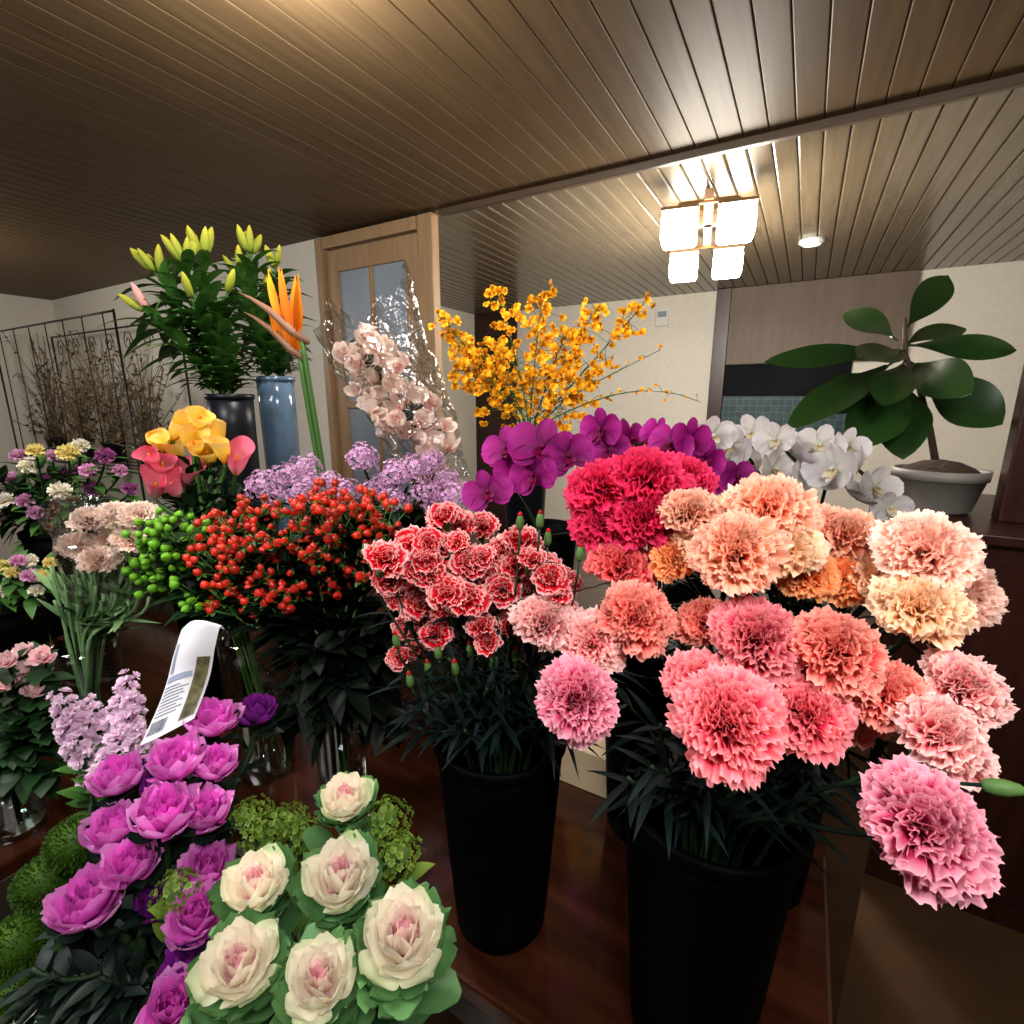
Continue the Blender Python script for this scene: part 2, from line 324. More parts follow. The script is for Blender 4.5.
def leaves_on(mb,pts,b,spec):
    n,L,W,dr,u0,u1=spec[:6]; pr=spec[6] if len(spec)>6 else 0
    up=pts[2:]
    for i in range(n):
        u=u0+(u1-u0)*(i+.5)/n; k=min(len(up)-2,int(u*(len(up)-1))); f=u*(len(up)-1)-k
        p=up[k].lerp(up[k+1],f); t=(up[k+1]-up[k]).normalized()
        s=t.orthogonal().normalized(); s=Quaternion(t,i*2.4+U(-.4,.4))@s
        mb.leaf(p-b,(s*.9+t*.7),L*U(.7,1.15),W*U(.8,1.2),dr,prof=pr)
def flower(name,label,cat,vase,head,axis,rad,parts,sr=.0028,leaf=None,leafmat='carn_leaf',group=None,off=.5,smat='stem',k=.35):
    axis=V(axis).normalized(); b,rm=vase.slot(head); root=thing(name,label,cat,b,group)
    pts=spath(b,rm,head-axis*rad*off,axis,k)
    mb=MB(); mb.tube([p-b for p in pts],sr); ob('stem',mb.mesh('stem',smat),root)
    sp=U(0,6.28)
    for nm,me,sc in parts: ob(nm,me,root,head-b,axis,rad*sc,sp)
    if leaf:
        mb=MB(); leaves_on(mb,pts,b,leaf); ob('leaves',mb.mesh('leaves',leafmat),root)
    return root,pts
# ---------------- bloom meshes --------------
def rosette(seed,n,th0,th1,L0,L1,W,ruf=0,rk=3,cup=0,base=-.45,p1=None,pw=1,serr=0,nu=5,nv=8,fan=True,tone='u',zs=1.0,point=0,curl=0,lj=.08):
    rs=random.Random(seed); mb=MB()
    for i in range(n):
        l=i/max(1,n-1); th=math.radians(th0+(th1-th0)*l**pw+rs.uniform(-8,8)); L=(L0+(L1-L0)*l)*rs.uniform(1-lj,1+lj); phi=i*2.39996+rs.uniform(-.3,.3)
        ex=V((math.cos(phi),math.sin(phi),0)); ey=V((-math.sin(phi),math.cos(phi),0))
        a0=(0,base); a2=(math.sin(th)*L,math.cos(th)*L*zs)
        a1=(.12,.12) if p1 is None else (p1[0]*math.sin(th)*L+.08,base+p1[1]*(a2[1]-base))
        ph=rs.uniform(0,6.28); ph2=rs.uniform(0,6.28); ph3=rs.uniform(0,6.28); aw=ruf*rs.uniform(.7,1.35); jag=[rs.uniform(-.5,.5) for _ in range(nv+1)]
        def fn(u,v):
            x=2*v-1
            uu=u*(1-.14*abs(x)**2.5*(1 if fan else 0)); uu+=serr*u**4*jag[round(v*nv)]
            q=[(1-uu)**2*a0[c]+2*uu*(1-uu)*a1[c]+uu*uu*a2[c] for c in(0,1)]
            tx,tz=[2*(1-uu)*(a1[c]-a0[c])+2*uu*(a2[c]-a1[c]) for c in(0,1)]; tl=math.hypot(tx,tz)+1e-6
            nx,nz=-tz/tl,tx/tl
            if fan: w=W*L*(.10+.90*u**1.15)
            else:
                w=W*L*(math.sqrt(max(.0,1-((u-.58)/.44)**2)) if u>.58 else .3+.7*math.sin(PI/2*u/.58))
                if point and u>.7: w*=1-point*(u-.7)/.3
            dsp=aw*u*u*(math.sin(rk*x*PI+ph)+.6*math.sin(2.3*rk*x*PI+ph2)*u+.3*math.sin(5*u+ph3))+cup*w*x*x-curl*u**4*(.4+.6*l)
            cx=q[0]+nx*dsp; cz=q[1]+nz*dsp
            t=u if tone=='u' else min(1,max(0,.8*l+.2*u)) if tone=='l' else min(1,.5*l+.5*u)
            return ex*cx+ey*(x*w)+V((0,0,cz)),t
        mb.grid(fn,nu,nv,rs.random())
    return mb
CARN={}
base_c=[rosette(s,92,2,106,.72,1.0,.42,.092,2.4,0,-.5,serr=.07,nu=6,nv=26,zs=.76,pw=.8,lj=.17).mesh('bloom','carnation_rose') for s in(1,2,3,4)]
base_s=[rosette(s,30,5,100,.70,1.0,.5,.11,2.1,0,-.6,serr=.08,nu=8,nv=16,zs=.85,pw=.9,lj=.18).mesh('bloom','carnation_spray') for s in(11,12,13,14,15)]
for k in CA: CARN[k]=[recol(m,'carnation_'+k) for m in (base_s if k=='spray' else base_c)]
mb=MB(); mb.lathe([(.04,-1.25),(.16,-1.2),(.24,-1.0),(.25,-.7),(.30,-.45),(.22,-.3)],10); CALYX=mb.mesh('calyx','calyx')
mb=MB(); mb.lathe([(.02,-1.0),(.3,-.9),(.45,-.5),(.46,.1),(.3,.7),(.1,.95),(.0,1.0)],10); BUD=mb.mesh('bud','calyx')
mb=MB(); mb.lathe([(.26,.6),(.28,.9),(.16,1.12),(.0,1.2)],8); BUDTIP=mb.mesh('bud_tip','carnation_scarlet')
KW=[rosette(s,28,5,80,.58,1.0,.54,.035,.8,.26,-.55,p1=(.93,.10),fan=False,tone='l',nu=8,nv=8,zs=.97,pw=1.1,curl=.10,point=.10).mesh('head','kale_white') for s in(21,22,23)]
KG=[rosette(s,10,72,97,1.10,1.26,.42,.07,1.0,.2,-.7,p1=(.85,.1),fan=False,nu=7,nv=8,zs=.7).mesh('outer_leaves','kale_green') for s in(24,25)]
KM=[rosette(s,23,6,72,.62,1.0,.58,.06,.9,.36,-.55,p1=(.88,.10),fan=False,tone='m',nu=7,nv=8,zs=1.0,curl=.07).mesh('head','kale_magenta') for s in(26,27,28)]
KP=[recol(m,'kale_purple') for m in KM]
KMG=rosette(29,6,80,112,.9,1.1,.3,.06,.8,.2,-.7,p1=(.7,.1),fan=False,nu=5,nv=4,zs=.8).mesh('outer_leaves','dark_kale')
ROSE=rosette(31,16,6,84,.7,1.0,.5,.06,.9,.3,-.5,p1=(.85,.1),fan=False,nu=5,nv=6).mesh('bloom','rose_pale')
MUM={k:rosette(33,90,3,150,.85,1.0,.15,0,1,.6,-.1,p1=(1.0,.2),fan=False,nu=4,nv=2,zs=.9).mesh('bloom','mum_'+k) for k in('pink',)}
for k in('white','yellow','plum'): MUM[k]=recol(MUM['pink'],'mum_'+k)
def orchid(mat,wide=.5,long_=1,cup=.12,name='blossom'):
    mb=MB()
    for ang,L,W in((90,.95,.30),(215,.92,.30),(325,.92,.30),(8,1.05,wide),(172,1.05,wide)):
        a=math.radians(ang); d=V((math.cos(a),math.sin(a),0)); s=V((-d.y,d.x,0)); up=.03 if W>.35 else 0; k=1/(1+.25*cup)
        def fn(u,v):
            x=2*v-1; w=W*(math.sqrt(max(0,1-((u-.58)/.44)**2)) if u>.58 else .22+.78*math.sin(PI/2*u/.58))
            return d*(L*k*(u-.25*cup*u*u*.6))+s*(x*w)+V((0,0,up+cup*(u*u*1.2-u*.3)+.12*x*x*w+.03*math.sin(5*x+ang))),u
        mb.grid(fn,6,6,random.random())
    return mb.mesh(name,mat)
def lipm(mat):
    mb=MB()
    for ang,L,W,h in((270,.42,.16,.25),(240,.3,.14,.4),(300,.3,.14,.4)):
        a=math.radians(ang); d=V((math.cos(a),math.sin(a),h)); s=V((-d.y,d.x,0))
        mb.grid(lambda u,v:(d*L*u+s*((2*v-1)*W*math.sin(PI*(.15+.8*u)))+V((0,0,.12+.15*u*u)),u),4,4)
    mb.tube([(0,0,.02),(0,.06,.2),(0,-.02,.3)],[.08,.07,.04],6,1)
    return mb.mesh('lip',mat)
OP=orchid('orchid_purple',.58); OW=orchid('orchid_white',.50,cup=.4); LP=lipm('lip_purple'); LW=lipm('lip_white')
OC=orchid('cymbidium',.44,cup=1.3); LC=lipm('lip_pink')
mb=MB()
for ang,L,W in((250,1,.5),(290,1,.5),(30,.5,.2),(90,.5,.2),(150,.5,.2)):
    a=math.radians(ang); d=V((math.cos(a),math.sin(a),.15)); s=V((-d.y,d.x,0)).normalized()
    mb.grid(lambda u,v:(d*L*u+s*((2*v-1)*W*math.sin(PI*(.1+.8*u)))+V((0,0,.12*math.sin(6*v+ang))),u),3,3,random.random())
ONC=mb.mesh('floret','oncidium')
mb=MB(); mb.lathe([(.0,-1),(.5,-.85),(.9,-.4),(1,.0),(.85,.55),(.45,1.0),(.12,1.25),(.0,1.3)],10); BERRY={'red':mb.mesh('berry','berry_red')}; BERRY['green']=recol(BERRY['red'],'berry_green')
mb=MB(); rs=random.Random(5); NF=1500
for i in range(NF):
    z=1-2*(i+.5)/NF; a=i*2.39996; r=math.sqrt(1-z*z); d=V((r*math.cos(a),r*math.sin(a),z)); d=(d+V((rs.uniform(-.1,.1),rs.uniform(-.1,.1),rs.uniform(-.1,.1)))).normalized()
    s=d.orthogonal().normalized(); s=Quaternion(d,rs.uniform(0,6))@s; L=rs.uniform(.93,1.02)
    mb.add([d*.80+s*.02,d*.80-s*.02,d*.90-s*.026,d*L,d*.90+s*.026],[(0,1,2,3,4)],[0,0,.5,1,.5],rs.random())
mb.lathe([(0,-.88),(.62,-.62),(.88,0),(.62,.62),(0,.88)],14); FUZZ=mb.mesh('bloom','fuzz')
def cluster(seed,n,mat,flat=.75,fs=.16,name='flower_cluster',core=.75,np_=5):
    rs=random.Random(seed); mb=MB()
    for i in range(n):
        z=1-1.45*(i+.5)/n; a=i*2.39996; r=math.sqrt(max(0,1-z*z)); d=V((r*math.cos(a),r*math.sin(a),z*flat)); d*=rs.uniform(core,1.1)
        ax=(d.normalized()+V((rs.uniform(-.5,.5),rs.uniform(-.5,.5),rs.uniform(-.2,.5)))).normalized(); s=ax.orthogonal().normalized(); t=ax.cross(s); q=rs.random()
        vs=[d-ax*fs*.3];ts=[0];fc=[]
        for k in range(np_):
            aa=2*PI*k/np_; e=s*math.cos(aa)+t*math.sin(aa); e2=-s*math.sin(aa)+t*math.cos(aa); o=len(vs)
            vs+=[d+e*fs*.6+e2*fs*.4,d+e*fs+ax*fs*.2,d+e*fs*.6-e2*fs*.4]; ts+=[.7,1,.7]; fc.append((0,o+2,o+1,o))
        mb.add(vs,fc,ts,q)
    return mb.mesh(name,mat)
LIL=[cluster(s,110,'lilac',.8,.15,core=.55) for s in(41,42,43)]; LIM=[cluster(s,60,'lime',.6,.17) for s in(44,45)]
def stock(seed):
    rs=random.Random(seed); mb=MB()
    for i in range(20):
        z=-1.6+3.4*i/19; a=i*2.39996; rr=.75*(1-.55*i/19); c=V((rr*math.cos(a),rr*math.sin(a),z)); ax=V((math.cos(a),math.sin(a),.35+.5*i/19)).normalized()
        s=ax.orthogonal().normalized(); t=ax.cross(s); fs=.62*(1-.4*i/19)
        for k in range(9):
            aa=k*2.39996+rs.uniform(-.2,.2); e=s*math.cos(aa)+t*math.sin(aa); e2=ax.cross(e); op=.35+.65*k/8; ph=rs.uniform(0,6)
            mb.grid(lambda u,v:(c+(e*op+ax*(1.05-op*.8))*(fs*u)+e2*((2*v-1)*fs*.42*(.2+.8*u))+ax*(fs*.12*u*math.sin(5*v+ph)),u),3,5,rs.random())
    return mb.mesh('flower_cluster','stock')
STK=[stock(46),stock(47)]
mb=MB(); mb.lathe([(.0,0),(.5,.3),(.85,1.2),(1,2.6),(.9,4.2),(.55,5.6),(.15,6.4),(0,6.5)],9); LBUD=mb.mesh('bud','lily_bud'); PBUD=recol(LBUD,'pink_bud')
def calla(mat):
    mb=MB()
    def fn(u,v):
        a=(v-.5)*2*PI*1.15; front=.5+.5*math.cos((v-.5)*2*PI); r=.13+.20*u+.16*math.sin(PI*u)+.34*u**4*(.4+.6*front)
        z=-1.0+1.35*u+.5*u*u*front; r+=.04*math.sin(4*a)*u*u
        return V((r*math.cos(a)+.30*u**4*front,r*math.sin(a),z)),u
    mb.grid(fn,10,22); return mb.mesh('spathe',mat)
CLY=calla('calla_yellow'); CLP=calla('calla_pink')
mb=MB(); mb.tube([(.02,0,-.5),(.03,0,.1),(.05,0,.3)],[.06,.07,.03],8,1); SPX=mb.mesh('spadix','spadix')
# ---------------- buckets -------------------
def at(px,py,d): p=P(px,py,d); return (p.x,p.y)
pa=P(712,785,.56); A=Vase('flower_bucket',(pa.x,pa.y),TZ,pa.z-TZ-.012,.095,'tall black bucket holding the frilly pink carnations at the right front')
pb=P(500,722,.70); B=Vase('flower_bucket',(pb.x,pb.y),TZ,pb.z-TZ-.012,.090,'tall black bucket holding the red and white spray carnations')
Cc=Vase('flower_bucket',(.014,.79),TZ,.36,.086,'black bucket under the peach and cream carnations')
Dd=Vase('flower_bucket',(-.188,.80),TZ,.34,.078,'black bucket under the crimson carnations')
def headax(v,h,cam=.5,up=.3,out=.7):
    o=(h-(v.c+V((0,0,v.h-.12)))).normalized(); return (o*out+tocam(h)*cam+V((0,0,up))).normalized()
def carn(v,px,py,r,d,col,label,leaf=(12,.075,.004,.45,-.0,.7),ax=None,**kw):
    h=P(px,py,d); ec=1/math.sqrt(1+((px-512)/F)**2*.6); rad=r*d/F*.98*ec; ax=ax or (headax(v,h)+V((U(-.25,.25),U(-.25,.25),U(-.15,.15)))).normalized()
    flower('carnation',label,'flower',v,h,ax,rad,[('bloom',random.choice(CARN[col]),1),('calyx',CALYX,.72)],leaf=leaf,**kw)
carn(A,757,637,49,.50,'rose','rose pink carnation at the top middle of the right front bucket')
carn(A,725,720,61,.42,'rose','largest rose pink carnation low on the left of the right front bucket')
carn(A,838,650,52,.47,'coral','coral pink carnation right of the top rose carnation in the right bucket')
carn(A,806,714,50,.46,'rose','rose pink carnation in the centre of the right front bucket')
carn(A,705,622,32,.58,'coral','small coral carnation peeking out at the upper left of the right bucket')
carn(A,702,682,42,.50,'rose','rose pink carnation just above the largest one in the right bucket')
carn(A,884,692,48,.46,'coral','coral pink carnation between the centre and the pale pair at right')
carn(A,942,735,56,.42,'blush','pale pink frilled carnation with white edges, lower of the pair at right')
carn(A,964,686,50,.47,'blush','pale pink carnation, upper of the pair at the right edge')
r_=RM@V((.12,.62,.72)); carn(A,926,826,76,.31,'magenta','large deep pink carnation drooping alone at the lower right',leaf=(4,.05,.0035,.1,.1,.5),ax=r_.normalized(),sr=.002,smat='stem_dark')
carn(A,786,668,42,.53,'rose','rose carnation half hidden in the middle of the right front bunch')
carn(A,852,712,40,.50,'coral','coral carnation half hidden right of the central rose one')
carn(A,918,706,40,.49,'coral','coral carnation half hidden behind the lower pale one')
carn(A,762,690,38,.50,'coral','coral carnation half hidden above the largest rose one')
h=P(1004,788,.36); flower('carnation_bud','closed green carnation bud at the right edge','flower bud',A,h,V((.9,.1,.15)),.013,[('bud',BUD,1)],leaf=(3,.04,.0035,.1,.2,.7),off=.9,sr=.0016,smat='stem_dark')
carn(B,545,622,36,.62,'blush','pale pink carnation beside the red spray carnations')
carn(B,592,642,36,.60,'blush','pale salmon carnation between the two front black buckets')
carn(B,637,617,40,.58,'coral','coral carnation left of the right front bucket, highest of its trio')
carn(B,578,698,44,.55,'magenta','deep pink carnation hanging low between the two front buckets')
carn(B,622,566,36,.66,'scarlet','small scarlet carnation below the crimson ones')
for q in[(690,512,34,.62,'peach','peach carnation at the left of the peach bunch'),(735,552,50,.53,'peach','large peach carnation at the front left of the peach bunch'),(768,508,48,.58,'peach','large peach carnation at the top of the peach bunch'),
 (782,548,42,.56,'cream','pale cream peach carnation at the centre of the peach bunch'),(722,528,38,.62,'orange','orange peach carnation half hidden behind the front peach one'),(846,535,42,.60,'peach','peach carnation right of the top one in the peach bunch'),
 (850,577,38,.58,'orange','orange carnation low at the right of the peach bunch'),(805,572,36,.57,'orange','orange carnation low at the centre of the peach bunch'),(818,527,36,.62,'peach','small peach carnation between two larger peach ones'),
 (928,550,56,.52,'pale','pale pink peach carnation at the upper right of the cream group'),(918,606,53,.50,'cream','cream carnation at the lower left of the cream group'),(954,592,52,.52,'pale','pale carnation at the right end of the cream group'),(676,555,30,.63,'orange','orange carnation below the crimson bunch'),
 (886,580,40,.56,'cream','cream carnation half hidden left of the cream group'),(780,528,36,.60,'peach','peach carnation half hidden in the middle of the peach bunch'),(700,538,34,.62,'cream','cream carnation half hidden at the left of the peach bunch')]: carn(Cc,*q)
for q in[(602,487,40,.70,'crimson','crimson carnation at the left of the crimson bunch'),(648,478,44,.68,'crimson','crimson carnation at the top of the crimson bunch'),(684,478,34,.72,'crimson','crimson carnation at the right of the crimson bunch'),
 (642,517,42,.66,'crimson','crimson carnation low at the front of the crimson bunch'),(604,520,36,.69,'crimson','crimson carnation low at the left of the crimson bunch'),(672,510,34,.70,'crimson','crimson carnation low at the right of the crimson bunch')]: carn(Dd,*q)
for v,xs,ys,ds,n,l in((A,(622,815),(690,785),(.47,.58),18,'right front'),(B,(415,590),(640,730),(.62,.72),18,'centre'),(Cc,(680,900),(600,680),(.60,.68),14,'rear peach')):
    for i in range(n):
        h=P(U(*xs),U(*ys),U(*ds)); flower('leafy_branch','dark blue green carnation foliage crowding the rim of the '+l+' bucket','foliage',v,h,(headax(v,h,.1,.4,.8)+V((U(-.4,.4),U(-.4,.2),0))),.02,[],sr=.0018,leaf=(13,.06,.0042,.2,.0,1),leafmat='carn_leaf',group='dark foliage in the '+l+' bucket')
SP=[(385,562),(400,592),(412,566),(440,545),(430,577),(410,543),(455,577),(470,602),(450,612),(490,575),(500,550),(478,530),(520,567),(535,587),(507,603),(556,592),(545,566),(525,540),(480,625),(432,622),(500,590),(395,580),(460,542),(530,612),(418,602),(405,626),(465,560),(425,560),(445,595),(483,555),(512,580),(540,580),(490,605),(570,585),(470,585),(505,565),(416,648),(438,635),(402,655),(462,632),(490,642),(512,630),(445,520),(462,528),(428,540),(560,610),(550,575),(536,560)]
for i in range(0,len(SP),3):
    hs=[P(x+U(-4,4),y+U(-4,4),U(.62,.75)) for x,y in SP[i:i+3]]; c=sum(hs,V())/3; c=c-V((0,0,.05)); ax=headax(B,c,.1,.6,.5)
    b,rm=B.slot(c); root=thing('spray_carnation','red spray carnation stem with white edged blooms in the black bucket','flower',b,'red and white spray carnations')
    pts=spath(b,rm,c,ax); mb=MB(); mb.tube([p-b for p in pts],.0020)
    for h in hs: mb.tube([q-b for q in bez(pts[-3],c.lerp(h,.3),h-headax(B,h)*.04,h-headax(B,h)*.012,5)],.0015)
    ob('stem',mb.mesh('stem','stem'),root)
    for h in hs:
        rd=U(.020,.031)*(.8 if i>=36 and i<42 else 1); axh=(headax(B,h,.6,.4,.5)+V((U(-.4,.4),U(-.4,.4),U(-.2,.3)))).normalized(); ob('bloom',random.choice(CARN['spray']),root,h-b,axh,rd); ob('calyx',CALYX,root,h-b,axh,rd*.85)
    mb=MB(); leaves_on(mb,pts,b,(13,.08,.0033,.3,.0,.95)); ob('leaves',mb.mesh('leaves','carn_leaf'),root)
for x,y in[(520,522),(540,520),(580,553),(548,538),(438,652),(470,650),(492,662),(396,640),(366,549),(410,680),(515,655),(428,668),(455,668)]:
    h=P(x,y,U(.62,.68)); flower('carnation_bud','slim green spray carnation bud with red tip','flower bud',B,h,headax(B,h,.0,1.2,.4),.011,[('bud',BUD,1),('bud_tip',BUDTIP,1)],sr=.0016,leaf=(6,.05,.003,.3,.1,.9),group='spray carnation buds',off=.9)
# ---------------- orchids -------------------
def spike(name,label,v,pts_px,d,rads,me,lip,sr=.004,face=.8,group=None,nm='blossom',rj=.5):
    hs=[P(x,y,d*U(.97,1.03)) for x,y in pts_px]; mid=sorted(hs,key=lambda p:p.z)
    b,rm=v.slot(mid[0]); root=thing(name,label,'flower',b,group)
    path=[b,b.lerp(rm,.5),rm]+[rm.lerp(hs[0],.6)+V((0,0,.05))]+[h-tocam(h)*.025 for h in hs]
    mb=MB(); sm=[]
    for i in range(len(path)-1):
        p0=path[max(0,i-1)];p1=path[i];p2=path[i+1];p3=path[min(len(path)-1,i+2)]
        for k in range(5):
            t=k/5; sm.append(.5*((2*p1)+(p2-p0)*t+(2*p0-5*p1+4*p2-p3)*t*t+(3*p1-p0-3*p2+p3)*t**3)-b)
    sm.append(path[-1]-b); mb.tube(sm,sr); ob('stem',mb.mesh('stem','stem'),root)
    for h,r in zip(hs,rads):
        ax=(tocam(h)*face+V((U(-rj,rj),U(-rj,rj),U(-.1,.4)))).normalized()
        z=ax; y=(V((0,0,1))-z*z.z).normalized(); x=y.cross(z); q=Matrix((x,y,z)).transposed().to_quaternion()@Quaternion((0,0,1),U(-.4,.4))
        o=ob(nm,me,root,h-b); o.rotation_quaternion=q; o.scale=(r*d/F,)*3; ob('lip',lip,o)
E1=Vase('flower_bucket',at(545,545,1.18),RZ,.26,.075,'black bucket behind the spray carnations holding purple orchids')
E2=Vase('flower_bucket',at(690,540,1.25),RZ,.26,.07,'black bucket behind the crimson carnations holding purple orchids')
E3=Vase('flower_bucket',at(800,545,1.32),RZ,.25,.07,'black bucket behind the peach carnations holding white orchids')
spike('moth_orchid','purple moth orchid spike with large blossoms left of the crimson carnations',E1,[(488,493),(518,474),(542,450),(568,456),(508,450),(535,475)],1.0,[26,30,36,26,28,28],OP,LP)
spike('moth_orchid','purple moth orchid spike just behind the crimson carnations',E2,[(602,430),(630,442),(655,440),(608,452)],1.2,[24,28,26,24],OP,LP,rj=.9)
spike('moth_orchid','purple moth orchid spike between crimson carnations and white orchids',E2,[(672,446),(690,440),(705,462),(716,480),(735,478)],1.14,[26,24,26,24,20],OP,LP,rj=1.0)
spike('white_orchid','white orchid spike arching at the left of the white group',E3,[(712,436),(732,446),(752,434),(742,460)],1.25,[24,26,24,24],OW,LW,rj=1.3)
spike('white_orchid','white orchid spike in the middle above the peach carnations',E3,[(772,470),(792,452),(820,446),(846,448),(815,475),(776,440)],1.15,[28,34,26,24,28,22],OW,LW,rj=1.2)
spike('white_orchid','white orchid spike drooping to the right above the cream carnations',E3,[(836,470),(858,470),(874,488),(890,508),(856,498)],1.1,[32,28,26,20,26],OW,LW,rj=1.3)
G1=Vase('flower_bucket',at(525,500,1.65),RZ,.40,.075,'dark vase holding the yellow dancing lady orchids',mat='grey_vase',cat='vase')
ON=[[(520,420),(490,380),(455,330),(436,312)],[(525,420),(505,370),(480,345),(450,345)],[(528,420),(520,360),(505,320),(495,285)],[(530,420),(535,350),(540,310),(545,290)],[(535,420),(565,360),(585,325),(600,305)],[(540,420),(590,365),(620,330),(648,300)],
    [(530,420),(560,400),(600,380),(660,350)],[(540,425),(590,400),(640,375),(700,402)],[(522,425),(500,400),(470,362),(455,372)],[(535,420),(550,375),(560,340),(570,330)],[(525,425),(515,395),(500,375),(492,362)],[(538,425),(560,405),(580,385),(600,372)]]
onl=['leaning far left','low at the left, second from its left end','upright at left of the middle, tallest','upright in the middle','leaning right of the middle','reaching up to the right','thin and bare, low toward the right','mostly bare, drooping at the far right','short and low at the left','short in the middle of the bunch','short and full, low left of centre','short and full, low right of centre']
for k,(pp,ll) in enumerate(zip(ON,onl)):
    w=[P(x,y,1.6+U(-.1,.1)) for x,y in pp]; b,rm=G1.slot(w[1]); root=thing('dancing_lady_orchid','yellow dancing lady orchid spray '+ll,'flower',b)
    path=[b,rm]+bez(w[0],w[1],w[2],w[3],14); mb=MB(); mb.tube([p-b for p in path],[.003]*2+[.0028-.0016*i/14 for i in range(15)],5)
    fl=[]; thin=k in(6,7); nf=14 if thin else 50
    for i in range(nf):
        u=.12+.86*(i/nf) if not thin else .3+.68*i/nf
        j=2+min(13,int(u*14)); p=path[j].lerp(path[j+1],U(0,1)); sp=.085*(1.15-u)+.014
        if thin: sp=.03
        e=p+V((U(-1,1),U(-1,1),U(-.8,.8)))*sp; mb.tube([p-b,(p+e)/2-b+V((0,0,.006)),e-b],.0009,4); fl.append(e)
    ob('stem',mb.mesh('stem','leaf_mid'),root)
    for e in fl: ob('floret',ONC,root,e-b,(tocam(e)+V((U(-1,1),U(-1,1),U(-.5,.9)))),U(.016,.024) if not thin else U(.008,.012))
# ---------------- wrapped cymbidium ---------
G2=Vase('flower_bucket',at(425,500,1.42),RZ,.24,.06,'black bucket under the cellophane wrapped orchid')
pts=[]
for i in range(60):
    f=i/59; cx=354+88*f; cy=338+120*f; w=(18+14*math.sin(PI*f))*(-1 if i%2 else 1)*U(.1,1); pts.append((cx+w*.76,cy-w*.64))
spike('wrapped_orchid','pale pink cymbidium orchid spike wrapped in clear cellophane',G2,pts[::-1],1.32,[U(12,16) for _ in pts],OC,LC,sr=.003,nm='blossom',rj=.9)
def sleeve(name,label,p0,p1,r0,r1,seed,flare=1.4):
    ax=(p1-p0); L=ax.length; q=V((0,0,1)).rotation_difference(ax.normalized()); mb=MB()
    def fn(u,v):
        a=v*2*PI; r=r0+(r1-r0)*u**.8; zz=L*u*(1+.08*u*math.sin(3*a+seed)+.05*u*math.sin(7*a))
        r*=1+.10*u*math.sin(5*a+seed)+.14*noise.noise(V((math.cos(a)*2,math.sin(a)*2,u*5+seed)))+.07*noise.noise(V((math.cos(a)*6,math.sin(a)*6,u*12+seed)))
        return q@V((r*math.cos(a),r*math.sin(a)*.8,zz)),u
    mb.grid(fn,22,60,wrap=True); o=ob(name,mb.mesh(name,'cellophane'),None,p0); return tag(o,label,'wrapper')
sleeve('cellophane_sleeve','clear crinkled cellophane sleeve around the pale pink orchid',P(446,486,1.34),P(368,318,1.32),.07,.145,1)
# ---------------- lilies, bird of paradise --
H1=Vase('vase',at(234,430,1.55),RZ,P(234,395,1.55).z-RZ,.064,'dark grey tall vase holding the front lilies',rb=.85,mat='grey_vase',cat='vase')
H2=Vase('vase',at(280,430,1.7),RZ,P(280,378,1.7).z-RZ,.058,'blue grey tall vase holding the lilies behind',rb=.9,mat='blue_vase',cat='vase')
def lily(v,px,py,d,label,lean,nb=5,pink=False,nl=54):
    h=P(px,py,d); ax=(V((0,0,1))+V(lean)).normalized()
    root,pp=flower('lily',label,'flower',v,h,ax,.02,[],sr=.0045,leaf=(nl,.15,.0165,.45,.0,1.0),leafmat='leaf_lily',smat='leaf_mid'); b=V(root.location)
    for i in range(nb):
        a=i*2*PI/nb+U(-.3,.3); dv=(ax*1.3+V((math.cos(a),math.sin(a),0))*U(.3,.8)).normalized(); p0=h+ax*.0; p1=p0+dv*U(.01,.03)
        s=ob('bud',PBUD if pink and i<2 else LBUD,root,p1-b,dv,U(.0105,.014)); mb=MB(); mb.tube([(p0-ax*.03)-b,p0.lerp(p1,.5)-b,p1-b],.0025); ob('pedicel',mb.mesh('pedicel','leaf_mid'),root)
lily(H1,160,278,1.5,'yellow green lily leaning left in the dark vase',(-.5,-.1,0),5)
lily(H1,186,266,1.5,'tall lily with yellow buds, second from left in the dark vase',(-.2,0,0),6)
lily(H1,204,264,1.55,'lily with fat yellow buds in the middle of the dark vase',(.0,0,0),6)
lily(H1,150,315,1.45,'low lily with pale pink buds at the left of the dark vase',(-.9,-.2,0),3,True,36)
lily(H1,225,300,1.52,'leafy lily at the right of the dark vase',(.25,0,0),1)
lily(H1,195,308,1.47,'short leafy lily at the front of the dark vase',(-.2,-.3,0),1)
lily(H2,250,260,1.68,'green budded lily at the left of the blue grey vase',(-.1,0,0),5)
lily(H2,276,272,1.7,'green budded lily at the right of the blue grey vase',(.15,0,0),2)
lily(H2,264,300,1.72,'leafy low lily in the blue grey vase',(.0,-.2,0),1)
lily(H2,240,280,1.66,'leafy lily leaning left in the blue grey vase',(-.3,0,0),3)
G3=Vase('flower_bucket',at(330,500,1.47),RZ,.24,.06,'black bucket under the bird of paradise stems')
